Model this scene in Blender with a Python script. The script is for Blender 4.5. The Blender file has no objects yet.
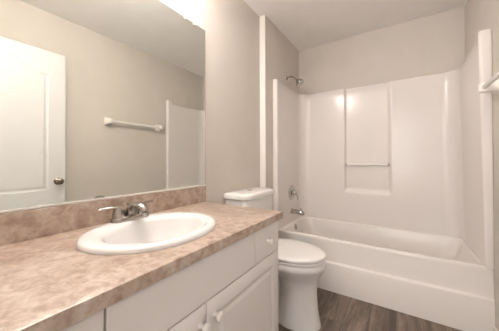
import bpy, bmesh, math, random
from mathutils import Vector, Matrix
random.seed(4)
PI = math.pi
S = bpy.context.scene
COL = S.collection

# ------------------------------------------------------------------ camera, world, light, exposure
cam_d = bpy.data.cameras.new('camera')
cam = bpy.data.objects.new('camera', cam_d); COL.objects.link(cam)
cam.location = (1.0871, 0.0, 1.1045)
cam.rotation_euler = (Matrix.Rotation(math.radians(32.909), 4, 'Z')
                      @ Matrix.Rotation(math.radians(90 + 0.320), 4, 'X')
                      @ Matrix.Rotation(math.radians(-0.171), 4, 'Z')).to_euler()
cam_d.sensor_fit = 'HORIZONTAL'; cam_d.sensor_width = 36.0
cam_d.lens = 36.0 * 231.05 / 499.0
cam_d.shift_y = -7.12 / 499.0
cam_d.clip_start = 0.02
S.camera = cam

w = bpy.data.worlds.new('world'); S.world = w; w.use_nodes = True
w.node_tree.nodes['Background'].inputs[0].default_value = (1.0, 0.93, 0.86, 1)
w.node_tree.nodes['Background'].inputs[1].default_value = 0.25

VANITY_E = 50.0      # emission of each of the three lit globe bulbs over the mirror
HALL_W = 14.0        # added soft fill from the unseen hall beyond the doorway
WARM = (1.0, 0.95, 0.93)
S.view_settings.view_transform = 'Standard'
S.view_settings.look = 'None'
S.view_settings.gamma = 1.0
S.view_settings.use_curve_mapping = False
S.view_settings.exposure = 0.97

def lamp(name, kind, loc, power, size, color=WARM, rot=(0, 0, 0), size_y=None):
    d = bpy.data.lights.new(name, kind); d.energy = power; d.color = color
    if kind == 'AREA':
        d.shape = 'DISK'; d.size = size
    else:
        d.shadow_soft_size = size
    o = bpy.data.objects.new(name, d); COL.objects.link(o)
    o.location = loc; o.rotation_euler = rot
    return o
hall_fill = lamp('hall_fill_light', 'AREA', (0.95, -1.52, 1.45), HALL_W, 1.0, (1.0, 0.97, 0.98), (PI / 2, 0, 0))  # added area lamp behind the camera, soft frontal fill for the room
hall_fill.data.shape = 'RECTANGLE'; hall_fill.data.size = 1.1; hall_fill.data.size_y = 1.5

# ------------------------------------------------------------------ materials
def new_mat(name):
    m = bpy.data.materials.new(name); m.use_nodes = True
    nt = m.node_tree; b = nt.nodes['Principled BSDF']
    return m, nt, b
def N(nt, typ, **kw):
    n = nt.nodes.new(typ)
    for k, v in kw.items():
        if k in n.inputs.keys(): n.inputs[k].default_value = v
        else: setattr(n, k, v)
    return n
def coords(nt, scale=(1, 1, 1), rot=(0, 0, 0)):
    g = nt.nodes.new('ShaderNodeNewGeometry'); mp = nt.nodes.new('ShaderNodeMapping')
    mp.inputs['Scale'].default_value = scale; mp.inputs['Rotation'].default_value = rot
    nt.links.new(g.outputs['Position'], mp.inputs['Vector'])
    return mp.outputs['Vector']
def ramp(nt, stops):
    r = nt.nodes.new('ShaderNodeValToRGB'); e = r.color_ramp.elements
    while len(e) < len(stops): e.new(0.5)
    for el, (p, c) in zip(e, stops):
        el.position = p; el.color = (*c, 1)
    return r
def bump(nt, b, h, strength, dist):
    n = nt.nodes.new('ShaderNodeBump'); n.inputs['Strength'].default_value = strength
    n.inputs['Distance'].default_value = dist
    nt.links.new(h, n.inputs['Height']); nt.links.new(n.outputs['Normal'], b.inputs['Normal'])

def plain(name, col, rough=0.5, metal=0.0, spec=0.5, var=0.02, nscale=6.0, coat=0.0, bumps=0.0):
    m, nt, b = new_mat(name)
    v = coords(nt)
    n = N(nt, 'ShaderNodeTexNoise', Scale=nscale, Detail=4.0)
    nt.links.new(v, n.inputs['Vector'])
    r = ramp(nt, [(0.3, tuple(c * (1 - var) for c in col)), (0.7, tuple(min(1, c * (1 + var)) for c in col))])
    nt.links.new(n.outputs['Fac'], r.inputs['Fac'])
    nt.links.new(r.outputs['Color'], b.inputs['Base Color'])
    b.inputs['Roughness'].default_value = rough
    b.inputs['Metallic'].default_value = metal
    b.inputs['Specular IOR Level'].default_value = spec
    b.inputs['Coat Weight'].default_value = coat
    b.inputs['Coat Roughness'].default_value = 0.08
    if bumps:
        n2 = N(nt, 'ShaderNodeTexNoise', Scale=160.0, Detail=3.0)
        nt.links.new(v, n2.inputs['Vector'])
        bump(nt, b, n2.outputs['Fac'], bumps, 0.002)
    return m

M = {}
M['wall'] = plain('beige_wall_paint', (0.665, 0.615, 0.555), 0.75, spec=0.25, bumps=0.25)
M['ceiling'] = plain('ceiling_paint', (0.93, 0.905, 0.875), 0.9, spec=0.1, bumps=0.3)
M['trim'] = plain('white_trim_paint', (0.86, 0.82, 0.77), 0.4, var=0.01)
M['door'] = plain('white_door_paint', (0.75, 0.735, 0.72), 0.38, var=0.01)
M['cabinet'] = plain('white_cabinet_foil', (0.82, 0.785, 0.77), 0.38, var=0.01)
M['porcelain'] = plain('white_porcelain', (0.74, 0.725, 0.71), 0.10, spec=0.5, var=0.005)
M['toilet'] = plain('toilet_porcelain', (0.82, 0.795, 0.77), 0.12, spec=0.5, var=0.005)
M['seat'] = plain('white_seat_plastic', (0.82, 0.795, 0.77), 0.25, spec=0.5, var=0.005)
M['fibre'] = plain('white_fibreglass', (0.81, 0.765, 0.725), 0.18, spec=0.36, var=0.008, nscale=3.0)
M['plastic'] = plain('white_plastic', (0.88, 0.85, 0.81), 0.25, var=0.005)
M['nickel'] = plain('brushed_nickel', (0.40, 0.365, 0.335), 0.27, metal=1.0, var=0.05, nscale=40)
M['chrome'] = plain('polished_chrome', (0.50, 0.48, 0.46), 0.12, metal=1.0, var=0.01)
M['dark'] = plain('dark_recess', (0.04, 0.035, 0.03), 0.7)
M['bronze'] = plain('satin_nickel_knob', (0.30, 0.26, 0.22), 0.25, metal=1.0, var=0.05)
M['clear'] = plain('clear_clip_plastic', (0.55, 0.52, 0.48), 0.12, var=0.01)

def laminate():
    m, nt, b = new_mat('marbled_beige_laminate')
    v = coords(nt)
    w1 = N(nt, 'ShaderNodeTexNoise', Scale=25.0, Detail=6.0, Roughness=0.62, Distortion=0.5)
    w2 = N(nt, 'ShaderNodeTexNoise', Scale=60.0, Detail=5.0, Roughness=0.6, Distortion=0.3)
    nt.links.new(v, w1.inputs['Vector']); nt.links.new(v, w2.inputs['Vector'])
    r1 = ramp(nt, [(0.30, (0.29, 0.19, 0.135)), (0.44, (0.40, 0.295, 0.228)), (0.56, (0.49, 0.392, 0.322)), (0.72, (0.57, 0.50, 0.435))])
    r2 = ramp(nt, [(0.30, (0.66, 0.60, 0.56)), (0.55, (1.0, 1.0, 1.0)), (0.75, (1.12, 1.08, 1.04))])
    nt.links.new(w1.outputs['Fac'], r1.inputs['Fac']); nt.links.new(w2.outputs['Fac'], r2.inputs['Fac'])
    mx = nt.nodes.new('ShaderNodeMix'); mx.data_type = 'RGBA'; mx.blend_type = 'MULTIPLY'
    mx.inputs['Factor'].default_value = 0.7
    nt.links.new(r1.outputs['Color'], mx.inputs['A']); nt.links.new(r2.outputs['Color'], mx.inputs['B'])
    nt.links.new(mx.outputs['Result'], b.inputs['Base Color'])
    b.inputs['Roughness'].default_value = 0.32
    b.inputs['Specular IOR Level'].default_value = 1.0
    return m
M['laminate'] = laminate()

def planks():
    m, nt, b = new_mat('grey_brown_plank_floor')
    v = coords(nt, rot=(0, 0, PI / 2))
    br = nt.nodes.new('ShaderNodeTexBrick')
    br.offset = 0.37; br.inputs['Scale'].default_value = 1.0
    br.inputs['Brick Width'].default_value = 1.2; br.inputs['Row Height'].default_value = 0.152
    br.inputs['Mortar Size'].default_value = 0.0012; br.inputs['Bias'].default_value = 0.0
    br.inputs['Color1'].default_value = (0.25, 0.25, 0.25, 1); br.inputs['Color2'].default_value = (0.75, 0.75, 0.75, 1)
    br.inputs['Mortar'].default_value = (0, 0, 0, 1)
    nt.links.new(v, br.inputs['Vector'])
    vs = coords(nt, scale=(15.0, 1.6, 1.0))
    g = N(nt, 'ShaderNodeTexNoise', Scale=1.0, Detail=7.0, Roughness=0.68, Distortion=0.35)
    add = nt.nodes.new('ShaderNodeVectorMath'); add.operation = 'ADD'
    sc = nt.nodes.new('ShaderNodeVectorMath'); sc.operation = 'SCALE'; sc.inputs['Scale'].default_value = 9.0
    nt.links.new(br.outputs['Color'], sc.inputs[0])
    nt.links.new(vs, add.inputs[0]); nt.links.new(sc.outputs['Vector'], add.inputs[1])
    nt.links.new(add.outputs['Vector'], g.inputs['Vector'])
    r = ramp(nt, [(0.26, (0.040, 0.027, 0.020)), (0.42, (0.115, 0.083, 0.062)), (0.56, (0.215, 0.163, 0.127)), (0.74, (0.38, 0.30, 0.245))])
    nt.links.new(g.outputs['Fac'], r.inputs['Fac'])
    mx = nt.nodes.new('ShaderNodeMix'); mx.data_type = 'RGBA'; mx.blend_type = 'MULTIPLY'; mx.inputs['Factor'].default_value = 1.0
    r2 = ramp(nt, [(0.0, (0.35, 0.33, 0.3)), (0.2, (0.82, 0.82, 0.82)), (0.8, (1.1, 1.09, 1.07))])
    nt.links.new(br.outputs['Color'], r2.inputs['Fac'])
    nt.links.new(r.outputs['Color'], mx.inputs['A']); nt.links.new(r2.outputs['Color'], mx.inputs['B'])
    nt.links.new(mx.outputs['Result'], b.inputs['Base Color'])
    b.inputs['Roughness'].default_value = 0.42
    bump(nt, b, g.outputs['Fac'], 0.15, 0.002)
    return m
M['floor'] = planks()

def mirror_mat():
    m, nt, b = new_mat('mirror_silver')
    v = coords(nt)
    n = N(nt, 'ShaderNodeTexNoise', Scale=1.5, Detail=1.0)
    nt.links.new(v, n.inputs['Vector'])
    r = ramp(nt, [(0.3, (0.80, 0.815, 0.775)), (0.7, (0.81, 0.825, 0.785))])
    nt.links.new(n.outputs['Fac'], r.inputs['Fac']); nt.links.new(r.outputs['Color'], b.inputs['Base Color'])
    b.inputs['Metallic'].default_value = 1.0; b.inputs['Roughness'].default_value = 0.0
    return m
M['mirror'] = mirror_mat()
def glow(name, strength):
    m, nt, b = new_mat(name)
    b.inputs['Base Color'].default_value = (0.95, 0.92, 0.88, 1)
    b.inputs['Emission Color'].default_value = (*WARM, 1)
    b.inputs['Emission Strength'].default_value = strength
    return m
M['glow'] = glow('lit_frosted_globe', VANITY_E)

# ------------------------------------------------------------------ mesh helpers
def obj(name, bm, mat, parent=None, smooth=True, angle=38, mods=None):
    off = parent.matrix_world.translation if parent else Vector((0, 0, 0))
    bmesh.ops.recalc_face_normals(bm, faces=bm.faces)
    if parent: 
        wl = Vector((0, 0, 0)); p = parent
        while p: wl += p.location; p = p.parent
        bmesh.ops.translate(bm, verts=bm.verts, vec=-wl)
    me = bpy.data.meshes.new(name); bm.to_mesh(me); bm.free()
    for m in (mat if isinstance(mat, (list, tuple)) else [mat]): me.materials.append(m)
    if smooth:
        me.polygons.foreach_set('use_smooth', [True] * len(me.polygons))
        me.set_sharp_from_angle(angle=math.radians(angle))
    o = bpy.data.objects.new(name, me); COL.objects.link(o)
    if parent: o.parent = parent
    return o
def empty(name, loc):
    o = bpy.data.objects.new(name, None); COL.objects.link(o); o.location = loc
    o.empty_display_size = 0.05
    return o
def tag(o, label, cat, group=None):
    o['label'] = label; o['category'] = cat
    if group: o['group'] = group
    return o
def struct(o):
    o['kind'] = 'structure'; return o
def box(bm, x0, x1, y0, y1, z0, z1, bev=0.0, seg=2):
    t = bmesh.new()
    bmesh.ops.create_cube(t, size=1.0)
    for v in t.verts:
        v.co = Vector((x0 + (v.co.x + .5) * (x1 - x0), y0 + (v.co.y + .5) * (y1 - y0), z0 + (v.co.z + .5) * (z1 - z0)))
    if bev: bmesh.ops.bevel(t, geom=t.edges[:], offset=bev, segments=seg, profile=0.5, affect='EDGES')
    merge(bm, t); return bm
def merge(bm, t):
    me = bpy.data.meshes.new('tmp'); t.to_mesh(me); t.free(); bm.from_mesh(me); bpy.data.meshes.remove(me)
def loft(bm, rings, cap0=False, cap1=False, closed=True):
    V = [[bm.verts.new(p) for p in r] for r in rings]
    n = len(V[0])
    for a, b in zip(V, V[1:]):
        for i in range(n if closed else n - 1):
            j = (i + 1) % n
            bm.faces.new((a[i], a[j], b[j], b[i]))
    if cap0: bm.faces.new(V[0])
    if cap1: bm.faces.new(V[-1])
    return V
def lathe(bm, prof, origin, axis='Z', n=24):
    """prof: list of (radius, distance along axis)"""
    o = Vector(origin)
    A = {'X': Vector((1, 0, 0)), '-X': Vector((-1, 0, 0)), 'Y': Vector((0, 1, 0)), '-Y': Vector((0, -1, 0)),
         'Z': Vector((0, 0, 1)), '-Z': Vector((0, 0, -1))}[axis] if isinstance(axis, str) else Vector(axis).normalized()
    u = A.orthogonal().normalized(); v = A.cross(u)
    rings = [[o + A * d + (u * math.cos(2 * PI * i / n) + v * math.sin(2 * PI * i / n)) * r for i in range(n)] for r, d in prof]
    loft(bm, rings, cap0=prof[0][0] > 1e-6, cap1=prof[-1][0] > 1e-6)
    bmesh.ops.remove_doubles(bm, verts=bm.verts, dist=1e-7)
    return bm
def tube(bm, pts, rads, n=14, flat=1.0):
    pts = [Vector(p) for p in pts]
    if not isinstance(rads, (list, tuple)): rads = [rads] * len(pts)
    rings = []; u = None
    for i, p in enumerate(pts):
        t = (pts[min(i + 1, len(pts) - 1)] - pts[max(i - 1, 0)]).normalized()
        if u is None:
            u = t.cross(Vector((0, 0, 1)))
            if u.length < 1e-3: u = t.cross(Vector((0, 1, 0)))
        u = (u - t * u.dot(t)).normalized(); v = t.cross(u)
        rings.append([p + (u * math.cos(2 * PI * k / n) + v * math.sin(2 * PI * k / n) * flat) * rads[i] for k in range(n)])
    loft(bm, rings, True, True)
    return bm
def spline(pts, k=6):
    P = [Vector(p) for p in pts]; P = [2 * P[0] - P[1]] + P + [2 * P[-1] - P[-2]]; out = []
    for i in range(1, len(P) - 2):
        a, b, c, d = P[i - 1:i + 3]
        for j in range(k):
            t = j / k
            out.append(0.5 * (2 * b + (c - a) * t + (2 * a - 5 * b + 4 * c - d) * t * t + (3 * b - a - 3 * c + d) * t ** 3))
    out.append(P[-2]); return out
def rrect(x0, x1, y0, y1, r, z, k=6):
    """rounded rectangle, counter-clockwise from lower right corner; r scalar or 4 (x1y0, x1y1, x0y1, x0y0)"""
    R = r if isinstance(r, (list, tuple)) else [r] * 4
    cs = [(x1, y0, -PI / 2, R[0], -1, 1), (x1, y1, 0, R[1], -1, -1), (x0, y1, PI / 2, R[2], 1, -1), (x0, y0, PI, R[3], 1, 1)]
    out = []
    for x, y, a, rr, sx, sy in cs:
        for i in range(k + 1):
            t = a + (PI / 2) * i / k
            out.append(Vector((x + sx * rr + rr * math.cos(t), y + sy * rr + rr * math.sin(t), z)))
    return out
def ell(xc, yc, a, b, z, n=64):
    return [Vector((xc + a * math.cos(2 * PI * i / n), yc + b * math.sin(2 * PI * i / n), z)) for i in range(n)]
def sm(a, b, x):
    t = max(0.0, min(1.0, (x - a) / (b - a))); return t * t * (3 - 2 * t)

# ------------------------------------------------------------------ room shell
W, D, H = 1.5746, 2.711, 2.44
A, FUR = 1.860, 0.0577
bm = bmesh.new(); box(bm, -0.12, W + 0.12, -1.6, D + 0.12, -0.08, 0.0); struct(obj('floor', bm, M['floor'], smooth=False))
bm = bmesh.new(); box(bm, -0.12, W + 0.12, -1.6, D + 0.12, H, H + 0.08); struct(obj('ceiling', bm, M['ceiling'], smooth=False))
bm = bmesh.new(); box(bm, -0.12, 0.0, -1.6, D + 0.12, 0, H); struct(obj('wall_left', bm, M['wall'], smooth=False))
bm = bmesh.new(); box(bm, W, W + 0.12, -1.6, D + 0.12, 0, H); struct(obj('wall_right', bm, M['wall'], smooth=False))
bm = bmesh.new(); box(bm, 0.0, W, D, D + 0.12, 0, H); struct(obj('wall_far', bm, M['wall'], smooth=False))
bm = bmesh.new()
box(bm, 0.0, 0.38, -1.6, -1.5, 0, H); box(bm, 1.52, W, -1.6, -1.5, 0, H); box(bm, .38, 1.52, -1.6, -1.5, 0, .68); box(bm, .38, 1.52, -1.6, -1.5, 2.22, H)
struct(obj('wall_hall', bm, M['wall'], smooth=False))
bm = bmesh.new()
for q in ((.38, .42, .68, 2.22), (1.48, 1.52, .68, 2.22), (.42, 1.48, .68, .72), (.42, 1.48, 2.18, 2.22), (.42, 1.48, 1.43, 1.47)):
    box(bm, q[0], q[1], -1.58, -1.53, q[2], q[3])
struct(obj('added_window_1', bm, M['trim'], smooth=False))  # unseen window frame, added to go with the hall fill lamp
DX0, DX1, DZ = 0.695, 1.515, 2.075
bm = bmesh.new()
box(bm, 0.0, DX0 - .02, -0.13, -0.006, 0, H); box(bm, DX0 - .02, W, -0.13, -0.006, DZ + .02, H); box(bm, DX1 + .02, W, -0.13, -0.006, 0, DZ + .02)
struct(obj('wall_near', bm, M['wall'], smooth=False))
bm = bmesh.new()
box(bm, DX0 - .02, DX0, -0.135, -0.004, 0, DZ + .02); box(bm, DX1, DX1 + .02, -0.135, -0.004, 0, DZ + .02); box(bm, DX0, DX1, -0.135, -0.004, DZ, DZ + .02)
struct(obj('trim_2', bm, M['trim'], smooth=False))
# furred-out alcove wall and the white strip on its edge
bm = bmesh.new(); box(bm, 0.0, FUR, A + 0.008, D, 0, H); struct(obj('wall_alcove', bm, M['wall'], smooth=False))
bm = bmesh.new(); box(bm, 0.0, FUR, A, A + 0.008, 0, H, 0.0015); struct(obj('trim_1', bm, M['trim'], smooth=False))
bm = bmesh.new(); box(bm, 0.0, 0.012, 1.14, A, 0, 0.085, 0.003); struct(obj('baseboard_left', bm, M['trim'], smooth=False))
bm = bmesh.new(); box(bm, W - 0.012, W, 0.0, 1.993, 0, 0.085, 0.003); struct(obj('baseboard_right', bm, M['trim'], smooth=False))

# ------------------------------------------------------------------ panelled leaf (used for the door and the cabinet doors)
def panel_leaf(y0, y1, z0, z1, xf, thick, sgn, panels, gw, depth, ny, nz, edge=0.003):
    """slab in the y-z plane; its moulded face is at x=xf and faces sgn*x. panels: (py0, py1, pz0, topfunc)"""
    bm = bmesh.new()
    ys = {y0, y0 + edge, y1 - edge, y1}; zs = {z0, z0 + edge, z1 - edge, z1}
    for i in range(ny + 1): ys.add(y0 + (y1 - y0) * i / ny)
    for i in range(nz + 1): zs.add(z0 + (z1 - z0) * i / nz)
    for p in panels:
        for k in range(-1, 9):
            f = gw * k / 6
            ys.add(p[0] + f); ys.add(p[1] - f); zs.add(p[2] + f)
            if p[3](0) == p[3](1): zs.add(p[3](0) - f)
    ys = sorted(v for v in ys if y0 <= v <= y1); zs = sorted(v for v in zs if z0 <= v <= z1)
    def clean(a):
        o = [a[0]]
        for v in a[1:]:
            if v - o[-1] > 5e-4: o.append(v)
        o[-1] = a[-1]; return o
    ys, zs = clean(ys), clean(zs)
    def h(y, z):
        e = min(y - y0, y1 - y, z - z0, z1 - z)
        d0 = edge * (1 - sm(0, edge, e)) * 0.8
        for a, b, c, top in panels:
            if a < y < b:
                d = min(y - a, b - y, z - c, (top((y - a) / (b - a)) - z) * 0.97)
                if d > 0:
                    t = d / gw
                    return -depth * (sm(0, 0.30, t) - 0.8 * sm(0.45, 1.0, t))
        return -d0
    G = [[bm.verts.new((xf + sgn * h(y, z), y, z)) for y in ys] for z in zs]
    for r0, r1 in zip(G, G[1:]):
        for i in range(len(ys) - 1): bm.faces.new((r0[i], r0[i + 1], r1[i + 1], r1[i]))
    xb = xf - sgn * thick
    B = [[bm.verts.new((xb, y, z)) for y in (y0, y1)] for z in (z0, z1)]
    bm.faces.new((B[0][0], B[0][1], B[1][1], B[1][0]))
    bm.faces.new([B[0][0]] + G[0] + [B[0][1]]); bm.faces.new([B[1][0]] + G[-1] + [B[1][1]])
    bm.faces.new([B[0][0]] + [r[0] for r in G] + [B[1][0]]); bm.faces.new([B[0][1]] + [r[-1] for r in G] + [B[1][1]])
    return bm

# ------------------------------------------------------------------ the open door standing by the right wall
dr = struct(empty('door_1', (1.49, 0.06, 0.0)))
dy0, dy1 = 0.055, 0.862
def camel(t):
    s = min(t, 1 - t) * 2
    return 1.852 + 0.115 * sm(0.04, 0.92, s)
flat = lambda z: (lambda t: z)
leaf = panel_leaf(dy0, dy1, 0.012, 2.06, 1.488, 0.035, -1,
                  [(dy0 + .135, dy1 - .122, 0.845, camel), (dy0 + .135, dy1 - .122, 0.20, flat(0.70))], 0.038, 0.0065, 60, 150)
obj('door_leaf', leaf, M['door'], dr, angle=50)
bm = bmesh.new()
lathe(bm, [(0.0, -0.001), (0.032, -0.001), (0.032, 0.004), (0.026, 0.009), (0.013, 0.012), (0.011, 0.026), (0.018, 0.034), (0.027, 0.044), (0.029, 0.053), (0.026, 0.062), (0.016, 0.068), (0.0, 0.070)],
      (1.488, 0.806, 0.918), '-X', 28)
kn = obj('door_knob', bm, M['bronze'], dr); kn['label'] = 'round satin nickel door knob'
bm = bmesh.new(); box(bm, 1.489, 1.507, 0.8615, 0.8635, 0.888, 0.948)
obj('latch_plate', bm, M['bronze'], dr, smooth=False)
for z in (0.25, 1.05, 1.85):
    bm = bmesh.new(); lathe(bm, [(0.006, -0.045), (0.006, 0.045)], (1.492, 0.045, z), 'Z', 12)
    obj('hinge', bm, M['bronze'], dr)

# ------------------------------------------------------------------ tub and shower unit (one moulded piece)
TX0, TX1, TY0, TY1 = FUR, W, 1.997, 2.711
RZ = 0.428
tub = tag(empty('tub_shower_unit', (0.81, 2.35, 0.0)), 'white one-piece fibreglass bathtub with moulded shower walls in the alcove', 'bathtub')
bm = bmesh.new()
K = 10
IX0, IX1, IY0, IY1 = TX0 + 0.085, 1.530, 2.064, 2.652
RC = [.030, .10, .10, .06]
rings = [
    rrect(TX0, TX1, TY0, TY1, .004, 0.0, K),
    rrect(TX0, TX1, TY0 + .001, TY1, .004, 0.226, K),
    rrect(TX0, TX1, TY0 + .004, TY1, .004, 0.234, K),
    rrect(TX0, TX1, TY0 + .010, TY1, .004, 0.2375, K),
    rrect(TX0, TX1, TY0 + .017, TY1, .004, 0.241, K),
    rrect(TX0, TX1, TY0 + .020, TY1, .004, 0.250, K),
    rrect(TX0, TX1, TY0 + .024, TY1, .004, 0.400, K),
    rrect(TX0, TX1, TY0 + .025, TY1, .004, 0.412, K),
    rrect(TX0, TX1, TY0 + .029, TY1, .004, 0.4245, K),
    rrect(TX0, TX1, TY0 + .036, TY1, .004, RZ, K),
    rrect(IX0 - .012, IX1 + .006, IY0 - .012, IY1 + .008, RC, RZ, K),
    rrect(IX0 - .003, IX1, IY0 - .004, IY1 + .001, RC, RZ - .004, K),
    rrect(IX0 + .003, IX1 - .004, IY0 + .004, IY1 - .003, RC, RZ - .014, K),
    rrect(IX0 + .020, IX1 - .045, IY0 + .022, IY1 - .020, [.07, .11, .11, .09], 0.30, K),
    rrect(IX0 + .045, IX1 - .115, IY0 + .045, IY1 - .045, .12, 0.16, K),
    rrect(IX0 + .065, IX1 - .165, IY0 + .065, IY1 - .065, .12, 0.105, K),
    rrect(IX0 + .105, IX1 - .22, IY0 + .105, IY1 - .105, .10, 0.085, K),
    rrect(IX0 + .19, IX1 - .32, IY0 + .18, IY1 - .18, .06, 0.080, K)]
loft(bm, rings, False, True)
obj('tub', bm, M['fibre'], tub, angle=60)
# overflow plate inside the drain end
bm = bmesh.new()
lathe(bm, [(0.0, -.004), (0.032, -.004), (0.032, .004), (0.027, .009), (0.010, .011), (0.008, .016), (0.0, .017)], (IX0 + .008, 2.352, 0.382), (1, 0, .12), 24)
obj('overflow_plate', bm, M['chrome'], tub)['label'] = 'chrome overflow plate'
# walls of the unit: a U-shaped plan swept up, with a tall recessed panel in the back
SX0, SX1, SY = TX0 + 0.050, 1.513, 2.664
NX0, NX1, NZ0, NZ1 = 0.598, 1.010, 0.775, 1.98
path = []       # (x, y, nx, ny, tag)
def add_arc(cx, cy, r, a0, a1, k):
    for i in range(k + 1):
        a = a0 + (a1 - a0) * i / k
        path.append((cx + r * math.cos(a), cy + r * math.sin(a)))
FY = 2.003
path.append((TX0, TY0 + .05)); path.append((TX0, FY + .012))
add_arc(TX0 + .012, FY + .012, .012, PI, 1.5 * PI, 5)
add_arc(SX0 - .018, FY + .018, .018, -PI / 2, 0, 7)
path += [(SX0, y) for y in (2.04, 2.07, 2.10, 2.13, 2.16, 2.20, 2.26, 2.32, 2.38, 2.44, 2.50)]
CR = 0.11
add_arc(SX0 + CR, SY - CR, CR, PI, PI / 2, 12)
xs = [SX0 + CR + .05, 0.35, 0.45, 0.55]
for e in (NX0, NX1): xs += [e + d for d in (-.024, -.018, -.012, -.006, 0, .006, .012, .018, .024)]
xs += [0.70, 0.80, 0.90, 1.10, 1.20, 1.28, 1.34]
path += [(x, SY) for x in sorted(xs)]
add_arc(SX1 - CR, SY - CR, CR, PI / 2, 0, 12)
path += [(SX1, y) for y in (2.50, 2.44, 2.38, 2.32, 2.26, 2.20, 2.16, 2.13, 2.10, 2.07, 2.04)]
add_arc(SX1 + .018, FY + .018, .018, PI, 1.5 * PI, 7)
add_arc(W - .012, FY + .012, .012, -PI / 2, 0, 5)
path += [(W, FY + .05)]
def ztop(x, y):
    """top edge: level at the back, dipping towards the front, up again at the front columns"""
    if y > 2.63: return 1.876
    right = x > 0.8
    dip = (0.012 if right else 0.006) * sm(2.62, 2.30, y)
    up = (0.046 if right else 0.014) * (1 - sm(2.036, 2.068, y))
    return 1.874 - dip + up
zs = [0, .02, .15, .3]
zrel = [RZ - .003, .50, .58, .66, .72] + [NZ0 + d for d in (-.03, -.022, -.015, -.008, 0, .008, .015, .022, .03)] + [.90, 1.0, 1.1, 1.2, 1.3, 1.4, 1.5, 1.6, 1.7] + [1.80]
bm = bmesh.new()
def depth_at(x, y, z):
    if y < SY - 1e-4 or not (0.4 < x < 1.2): return 0.0
    fx = sm(NX0 - .010, NX0 + .010, x) * (1 - sm(NX1 - .022, NX1 + .018, x))
    fz = sm(NZ0 - .028, NZ0 + .020, z) * (1 - sm(NZ1 - .02, NZ1 + .02, z))
    return 0.034 * fx * fz
def lean(x, z):
    return x + 0.026 * (1 - (z - .43) / 1.45) * sm(1.15, 1.42, x) * max(0.0, min(1.0, (W - x) / (W - SX1)))
rings = []
for z in zrel:
    rings.append([Vector((lean(x, z), y + depth_at(x, y, z), z)) for x, y in path])
def offs(d):
    """path pushed outwards (towards the room walls) by d"""
    out = []
    for x, y in path:
        if y >= SY - 1e-4: out.append((x, min(TY1, y + d + depth_at(x, y, 1.5))))
        elif x < 0.8 and y > 2.04: out.append((max(TX0, x - d * (1 if y < SY - CR else .8)), min(TY1, y + (d * .8 if y > SY - CR else 0))))
        elif y > 2.04: out.append((min(W, x + d * (1 if y < SY - CR else .8)), min(TY1, y + (d * .8 if y > SY - CR else 0))))
        else: out.append((x, y))
    return out
rings.append([Vector((x, y + depth_at(x, y, 1.5), ztop(x, y) - .010)) for x, y in path])
rings.append([Vector((x, y, ztop(x, y) - .004)) for x, y in offs(.002)])
rings.append([Vector((x, y, ztop(x, y) - .0005)) for x, y in offs(.006)])
rings.append([Vector((x, y, ztop(x, y))) for x, y in offs(.012)])
V = loft(bm, rings, closed=False)
n = len(path)
# the shelf from the rounded top edge back to the room walls
T = V[-1]
far = []
for (x, y), v in zip(path, T):
    if y >= SY - CR * .3 and SX0 + CR * .3 < x < SX1 - CR * .3: far.append(bm.verts.new((v.co.x, TY1, v.co.z)))
    elif x < 0.8 and y > 2.04: far.append(bm.verts.new((TX0, v.co.y, v.co.z)))
    elif y > 2.04: far.append(bm.verts.new((W, v.co.y, v.co.z)))
    else:
        far.append(bm.verts.new((TX0 if x < .8 else W, FY + .05, v.co.z)))
for i in range(n - 1):
    try: bm.faces.new((T[i], T[i + 1], far[i + 1], far[i]))
    except ValueError: pass
# front columns run down in front of the tub rim to its corners
obj('surround_wall', bm, M['fibre'], tub, angle=50)
# bar across the recessed panel
bm = bmesh.new(); tube(bm, [(NX0 + .004, SY + .010, 1.050), (NX1 - .004, SY + .010, 1.050)], .0100, 12)
obj('grab_bar', bm, M['plastic'], tub)
for x in (NX0 + .010, NX1 - .010):
    bm = bmesh.new(); tube(bm, [(x - .006, SY + .010, 1.050), (x + .006, SY + .010, 1.050)], .0125, 14)
    obj('bar_socket', bm, M['nickel'], tub)['label'] = 'metal bar socket'

# ------------------------------------------------------------------ shower fittings
Yc = 2.347
sh = tag(empty('wall_shower', (FUR, Yc, 2.0)), 'chrome shower head on short bent arm above the tub', 'shower head')
bm = bmesh.new(); lathe(bm, [(0.0, 0.0), (0.030, 0.0), (0.029, .004), (0.020, .010), (0.011, .013), (0.0, .013)], (FUR, Yc, 2.0), 'X', 24)
obj('flange', bm, M['chrome'], sh)
arm = spline([(FUR + .005, Yc, 2.0), (FUR + .045, Yc, 2.004), (FUR + .085, Yc, 1.992), (FUR + .118, Yc, 1.962)], 6)
bm = bmesh.new(); tube(bm, arm, .0095, 14); obj('arm', bm, M['chrome'], sh)
ax = Vector((.62, 0, -.78))
bm = bmesh.new()
lathe(bm, [(0.0, -.006), (0.014, -.006), (0.015, .010), (0.013, .018), (0.022, .022), (0.036, .040), (0.044, .058), (0.045, .072), (0.042, .078), (0.034, .080), (0.0, .079)], (FUR + .112, Yc, 1.968), ax, 26)
obj('head', bm, M['chrome'], sh)
vl = tag(empty('shower_valve', (SX0, Yc, 0.748)), 'round chrome shower valve with lever handle on the tub wall', 'shower valve')
bm = bmesh.new(); lathe(bm, [(0.0, .0006), (0.084, .0006), (0.084, .003), (0.074, .009), (0.040, .014), (0.034, .016), (0.0, .016)], (SX0, Yc, 0.748), 'X', 36)
obj('plate', bm, M['chrome'], vl)
bm = bmesh.new(); lathe(bm, [(0.0, .012), (0.027, .012), (0.025, .040), (0.022, .052), (0.015, .058), (0.0, .059)], (SX0, Yc, 0.748), 'X', 24)
hb = obj('handle', bm, M['chrome'], vl)
bm = bmesh.new(); tube(bm, spline([(SX0 + .040, Yc, .748), (SX0 + .058, Yc + .010, .728), (SX0 + .064, Yc + .018, .695), (SX0 + .060, Yc + .022, .673)], 4), [.012] * 4 + [.011] * 5 + [.009] * 3 + [.006], 12, .6)
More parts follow.
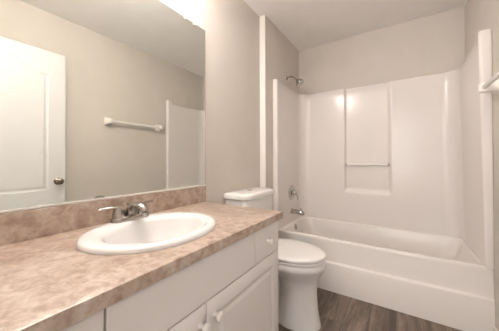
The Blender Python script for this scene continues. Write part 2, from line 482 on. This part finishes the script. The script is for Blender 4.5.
obj('lever', bm, M['chrome'], hb)
sp = tag(empty('tub_spout', (SX0, Yc, 0.548)), 'chrome tub spout with diverter knob below the shower valve', 'tub spout')
bm = bmesh.new(); tube(bm, [(SX0 + .0006, Yc, .548), (SX0 + .006, Yc, .548), (SX0 + .010, Yc, .548), (SX0 + .07, Yc, .546), (SX0 + .105, Yc, .543), (SX0 + .125, Yc, .536), (SX0 + .134, Yc, .522)], [.031, .030, .025, .024, .0235, .022, .015], 20)
obj('spout_body', bm, M['chrome'], sp)
bm = bmesh.new(); lathe(bm, [(.004, 0), (.004, .014), (.008, .017), (.008, .023), (.004, .026), (0, .026)], (SX0 + .105, Yc, .562), 'Z', 14)
obj('diverter_knob', bm, M['chrome'], sp)

# ------------------------------------------------------------------ vanity cabinet
CY0, CY1, CZ = 0.0, 1.1209, 0.8317
van = tag(empty('vanity_cabinet', (0.27, 0.56, 0.0)), 'white bathroom vanity cabinet with two doors under the beige countertop', 'cabinet')
XB, XF = 0.535, 0.553
vy0, vy1, ztopc = 0.012, 1.105, CZ - 0.036
bm = bmesh.new()
box(bm, 0.003, XB, vy0, vy0 + .016, 0.0, ztopc); box(bm, 0.003, XB, vy1 - .016, vy1, 0.0, ztopc)
box(bm, 0.003, 0.012, vy0 + .016, vy1 - .016, 0.09, ztopc); box(bm, 0.012, XB, vy0 + .016, vy1 - .016, 0.09, 0.105)
box(bm, XB - .06, XB - .045, vy0 + .016, vy1 - .016, 0.0, 0.09)
box(bm, XB - .018, XB, vy0 + .016, vy1 - .016, 0.62, 0.645); box(bm, XB - .018, XB, vy0 + .016, vy1 - .016, 0.775, ztopc)
for y in (0.252, 0.873): box(bm, XB - .018, XB, y - .018, y + .018, 0.645, 0.775)
box(bm, XB - .018, XB, 0.545, 0.585, 0.105, 0.62)
obj('cabinet_body', bm, M['cabinet'], van, smooth=False)
def knob(x, y, z, parent):
    bm = bmesh.new()
    lathe(bm, [(0.0, -.002), (0.010, -.002), (0.009, .003), (0.0065, .008), (0.0065, .014), (0.0125, .018), (0.0166, .023), (0.0168, .028), (0.013, .033), (0.0, .035)], (x, y, z), 'X', 20)
    return obj('knob', bm, M['plastic'], parent)
def slab(y0, y1, z0, z1):
    return panel_leaf(y0, y1, z0, z1, XF, XF - XB - .0006, 1, [], .02, 0, 2, 2, .005)
obj('false_front', slab(0.2545, 0.8705, 0.636, 0.787), M['cabinet'], van)
d1 = obj('drawer', slab(0.8755, vy1, 0.636, 0.787), M['cabinet'], van); knob(XF, 0.985, 0.714, d1)
d2 = obj('drawer', slab(vy0 + .002, 0.2495, 0.636, 0.787), M['cabinet'], van); knob(XF, 0.132, 0.714, d2)
for y0, y1, ky in ((0.566, vy1, 0.602), (vy0 + .002, 0.563, 0.535)):
    l = panel_leaf(y0, y1, 0.10, 0.632, XF, XF - XB - .0006, 1, [(y0 + .058, y1 - .058, 0.158, flat(0.574))], 0.034, 0.007, 6, 6, .005)
    dd = obj('cabinet_door', l, M['cabinet'], van, angle=45); knob(XF, ky, 0.576, dd)

# ------------------------------------------------------------------ countertop with backsplash
SXc, SYc = 0.288, 0.5605
ct = tag(empty('countertop', (0.28, 0.56, CZ)), 'beige marbled laminate countertop with matching backsplash on the vanity', 'countertop')
bm = bmesh.new()
n = 96; X0, X1 = 0.0015, 0.5735
def on_rect(t, x0, x1, y0, y1, cx, cy):
    c, s = math.cos(t), math.sin(t); k = 1e9
    if c > 1e-9: k = min(k, (x1 - cx) / c)
    if c < -1e-9: k = min(k, (x0 - cx) / c)
    if s > 1e-9: k = min(k, (y1 - cy) / s)
    if s < -1e-9: k = min(k, (y0 - cy) / s)
    return cx + c * k, cy + s * k
HX, HY = 0.29, 0.5625
angs = sorted(set([2 * PI * i / n for i in range(n)] + [math.atan2(y - HY, x - HX) % (2 * PI) for x in (X0, X1) for y in (CY0, CY1)]))
def crect(inset, z):
    return [Vector((*on_rect(t, X0, X1 - inset, CY0, CY1 - inset, HX, HY), z)) for t in angs]
def hole(z): return [Vector((HX + .188 * math.cos(t), HY + .232 * math.sin(t), z)) for t in angs]
zb = CZ - 0.035
loft(bm, [hole(zb), hole(CZ), crect(.004, CZ), crect(.0012, CZ - .0012), crect(0, CZ - .004), crect(0, zb), hole(zb)])
bmesh.ops.remove_doubles(bm, verts=bm.verts, dist=1e-6)
obj('counter_slab', bm, M['laminate'], ct, angle=30)
bm = bmesh.new(); box(bm, 0.0015, 0.021, CY0, CY1 + .002, CZ, 0.9325, .0015)
obj('backsplash', bm, M['laminate'], ct, smooth=False)

# ------------------------------------------------------------------ sink and faucet
sk = tag(empty('sink', (SXc, SYc, CZ)), 'white oval drop-in sink set in the beige countertop', 'sink')
bm = bmesh.new()
R = [(.8319, .287, .212, .251), (.8325, .287, .215, .254), (.840, .287, .2145, .2535), (.8465, .287, .210, .249), (.8495, .287, .200, .239), (.8500, .288, .192, .231),
     (.8495, .304, .168, .207), (.8470, .311, .158, .197), (.8420, .313, .151, .191), (.830, .313, .145, .185), (.800, .313, .135, .174), (.765, .313, .119, .155), (.735, .313, .095, .125), (.715, .313, .062, .080), (.706, .313, .034, .036), (.704, .313, .022, .022),
     ]
loft(bm, [ell(xc, SYc, a, b, z, 80) for z, xc, a, b in R])
# underside shell
loft(bm, [ell(xc, SYc, a, b, z, 80) for z, xc, a, b in [(.8319, .287, .212, .251), (.8319, .29, .186, .228), (.826, .313, .150, .192), (.76, .313, .127, .163), (.708, .313, .066, .086), (.696, .313, .034, .036), (.696, .313, .022, .022)]])
obj('basin', bm, M['porcelain'], sk, angle=60)
bm = bmesh.new(); lathe(bm, [(0.0, -.02), (.024, -.02), (.026, .002), (.022, .004), (.017, .003), (.016, .006), (.008, .009), (0, .009)], (.313, SYc, .704), 'Z', 24)
obj('drain_stopper', bm, M['chrome'], sk)['label'] = 'metal drain stopper'
fc = tag(empty('faucet', (.112, SYc, .850)), 'brushed nickel two-handle faucet at the back of the oval sink', 'faucet')
fx, fz = 0.112, 0.8495
bm = bmesh.new()
def stad(hx, hy, z, k=8): return rrect(fx - hx, fx + hx, SYc - hy, SYc + hy, hx * .98, z, k)
loft(bm, [stad(.027, .081, fz), stad(.027, .081, fz + .008), stad(.0255, .0795, fz + .015), stad(.021, .075, fz + .019), stad(.012, .066, fz + .0205)], True, True)
obj('base_plate', bm, M['nickel'], fc, angle=50)
for s in (-1, 1):
    y = SYc + s * .052
    bm = bmesh.new(); lathe(bm, [(.0250, .012), (.0245, .022), (.0225, .036), (.0190, .052), (.0150, .061), (.0, .066)], (fx, y, fz), 'Z', 24)
    hd = obj('handle', bm, M['nickel'], fc)
    bm = bmesh.new()
    tube(bm, spline([(fx - .004, y, fz + .054), (fx - .008, y + s * .022, fz + .060), (fx - .014, y + s * .046, fz + .060), (fx - .018, y + s * .068, fz + .058)], 5), [.009] * 3 + [.0075] * 4 + [.006] * 4 + [.0052] * 4 + [.003], 12, .7)
    obj('lever', bm, M['nickel'], hd)
bm = bmesh.new()
tube(bm, spline([(fx - .010, SYc, fz + .014), (fx + .002, SYc, fz + .032), (fx + .026, SYc, fz + .050), (fx + .056, SYc, fz + .060), (fx + .084, SYc, fz + .056), (fx + .098, SYc, fz + .038)], 6),
     [.025] * 6 + [.024] * 6 + [.021] * 6 + [.019] * 6 + [.018] * 6 + [.0155], 18)
spo = obj('spout', bm, M['nickel'], fc)
bm = bmesh.new(); lathe(bm, [(0, 0), (.011, 0), (.011, .010), (0, .010)], (fx + .101, SYc, fz + .028), (-.35, 0, .94), 16)
obj('aerator', bm, M['chrome'], spo)
bm = bmesh.new(); lathe(bm, [(.0028, 0), (.0028, .046), (.006, .050), (.0065, .055), (.004, .060), (0, .060)], (fx - .022, SYc, fz + .012), 'Z', 12)
obj('lift_rod', bm, M['nickel'], fc)

# ------------------------------------------------------------------ wall mirror
MY0, MY1, MZ0, MZ1 = 0.015, 1.130, 0.936, 1.968
mi = tag(empty('wall_mirror', (0.0, 0.57, 0.936)), 'large frameless mirror on the wall above the backsplash', 'mirror')
bm = bmesh.new(); box(bm, .0005, .006, MY0, MY1, MZ0, MZ1, .0015, 1)
obj('mirror_glass', bm, M['mirror'], mi, smooth=False)
bm = bmesh.new(); box(bm, .0062, .0085, MY0, MY1, .9327, .942); box(bm, .0, .0085, MY0, MY1, .9327, .9352)
obj('bottom_channel', bm, M['plastic'], mi, smooth=False)['label'] = 'thin pale channel along the lower edge'
for y in (0.955, 1.03):
    bm = bmesh.new(); box(bm, .0062, .0105, y - .010, y + .010, MZ1 - .016, MZ1 + .003, .0012); box(bm, .0, .0105, y - .010, y + .010, MZ1 + .0008, MZ1 + .003)
    obj('mirror_clip', bm, M['clear'], mi, smooth=False)['label'] = 'small clear clip on the upper edge'
bm = bmesh.new(); box(bm, .0, .0065, MY1 + .0002, MY1 + .004, MZ0, MZ1)
obj('edge_strip', bm, M['clear'], mi, smooth=False)

# ------------------------------------------------------------------ toilet
TYc = 1.527
to = tag(empty('toilet', (.38, TYc, 0)), 'white two-piece toilet with closed lid between the vanity and the tub', 'toilet')
def egg(xb, xf, hw, z, kb=0.0, n=56, sq=2.4):
    xc = xb + (xf - xb) * .46; out = []
    for i in range(n):
        t = 2 * PI * i / n; c, s = math.cos(t), math.sin(t)
        if c >= 0: x = xc + (xf - xc) * c; y = hw * s
        else:
            e = 2 / sq
            x = xc - (xc - xb) * abs(c) ** e; y = hw * math.copysign(abs(s) ** e, s) * (1 - kb * (c * c) * (3 - 2 * abs(c)))
        out.append(Vector((x, TYc + y, z)))
    return out
bm = bmesh.new()
loft(bm, [egg(.33, .650, .120, 0, .1), egg(.33, .649, .119, .014, .1), egg(.335, .643, .112, .035, .1), egg(.35, .633, .098, .10, .1), egg(.36, .627, .090, .18, .1), egg(.36, .626, .088, .245, .1),
          egg(.35, .628, .090, .275, .08), egg(.335, .633, .100, .300, .06), egg(.29, .643, .122, .326, .03), egg(.235, .658, .148, .352), egg(.19, .670, .167, .372), egg(.165, .677, .179, .385), egg(.155, .681, .184, .394), egg(.15, .682, .185, .404), egg(.15, .680, .183, .430), egg(.156, .672, .175, .436)], True, True)
loft(bm, [egg(.10, .50, .105, 0, 0, sq=3), egg(.10, .50, .104, .012, 0, sq=3), egg(.105, .49, .088, .028, 0, sq=3), egg(.12, .48, .072, .07, 0, sq=3), egg(.12, .47, .070, .22, 0, sq=3), egg(.10, .46, .085, .30, 0, sq=3), egg(.08, .45, .10, .35, 0, sq=3)], True, True)
loft(bm, [rrect(.045, .30, TYc - h, TYc + h, .04, z) for h, z in ((.085, .24), (.115, .33), (.130, .37), (.133, .43), (.128, .436))], True, True)
obj('bowl', bm, M['toilet'], to, angle=60)
bm = bmesh.new()
loft(bm, [egg(.225, .678, .181, .4365), egg(.222, .681, .184, .441), egg(.222, .681, .184, .449), egg(.226, .677, .180, .4525)], True, True)
obj('seat', bm, M['seat'], to, angle=50)
bm = bmesh.new()
loft(bm, [egg(.226, .674, .177, .4590), egg(.218, .684, .186, .461), egg(.217, .685, .187, .470), egg(.222, .680, .183, .4765), egg(.235, .664, .171, .4805), egg(.29, .61, .12, .4830), egg(.38, .54, .05, .4835)], True, True)
obj('lid', bm, M['seat'], to, angle=50)
for s in (-1, 1):
    bm = bmesh.new(); box(bm, .212, .246, TYc + s * .075 - .02, TYc + s * .075 + .02, .4362, .476, .006)
    obj('hinge', bm, M['seat'], to)
bm = bmesh.new()
TR = [.045, .045, .015, .015]
loft(bm, [rrect(.030, .190, TYc - .185, TYc + .185, TR, .437), rrect(.022, .200, TYc - .198, TYc + .198, TR, .47), rrect(.020, .212, TYc - .212, TYc + .212, TR, .815), rrect(.022, .210, TYc - .210, TYc + .210, TR, .820)], True, True)
obj('tank', bm, M['toilet'], to, angle=50)
LR = [.065, .065, .015, .015]
bm = bmesh.new()
loft(bm, [rrect(.018, .220, TYc - .218, TYc + .218, LR, .8205), rrect(.014, .226, TYc - .224, TYc + .224, LR, .824), rrect(.013, .228, TYc - .226, TYc + .226, LR, .848), rrect(.016, .224, TYc - .222, TYc + .222, LR, .857), rrect(.024, .214, TYc - .212, TYc + .212, LR, .8625), rrect(.045, .19, TYc - .18, TYc + .18, [.05, .05, .012, .012], .8645)], True, True)
ld = obj('tank_lid', bm, M['toilet'], to, angle=50)
bm = bmesh.new(); lathe(bm, [(.0, -.003), (.024, -.003), (.024, .002), (.021, .004), (.0, .004)], (.105, TYc, .8645), 'Z', 28)
fb = obj('flush_button', bm, M['chrome'], ld); fb['label'] = 'round chrome flush button'
for s in (-1, 1):
    bm = bmesh.new(); lathe(bm, [(.013, 0), (.013, .008), (.009, .015), (0, .018)], (.33, TYc + s * .098, .012), 'Z', 16)
    obj('bolt_cap', bm, M['seat'], to)

# ------------------------------------------------------------------ towel bar on the right wall
tb = tag(empty('towel_bar', (W, 1.55, 1.54)), 'white towel bar on the right wall beside the tub', 'towel bar')
TZ, TXb = 1.522, W - .070
for y in (1.265, 1.882):
    bm = bmesh.new()
    rr = lambda x, h, r: [Vector((x, p.x, p.y)) for p in rrect(y - h, y + h, TZ - h * 1.25, TZ + h * 1.25, r, 0, 5)]
    loft(bm, [rr(W - .0005, .034, .008), rr(W - .012, .034, .008), rr(W - .022, .028, .008), rr(W - .040, .022, .007), rr(W - .058, .022, .008), rr(W - .084, .022, .008), rr(W - .091, .016, .007)], True, True)
    obj('post', bm, M['plastic'], tb, angle=50)
bm = bmesh.new(); tube(bm, [(TXb, 1.275, TZ), (TXb, 1.865, TZ)], .0125, 16)
obj('bar', bm, M['plastic'], tb)

# ------------------------------------------------------------------ lamps of the room
vf = tag(empty('vanity_light', (0.0, 0.5, 2.24)), 'three-globe vanity light bar on the wall above the mirror', 'light')
bm = bmesh.new(); box(bm, .0, .022, .18, .80, 2.20, 2.28, .004); obj('back_plate', bm, M['nickel'], vf, smooth=False)
for y in (.26, .49, .72):
    bm = bmesh.new(); lathe(bm, [(.030, 0), (.030, .012), (.020, .020), (.019, .140), (0, .140)], (.02, y, 2.235), 'X', 20); obj('socket', bm, M['nickel'], vf)
    bm = bmesh.new(); lathe(bm, [(.058 * math.sin(PI * k / 14), 0.205 - .058 * math.cos(PI * k / 14)) for k in range(15)], (.0, y, 2.235), 'X', 28); obj('globe_bulb', bm, M['glow'], vf)
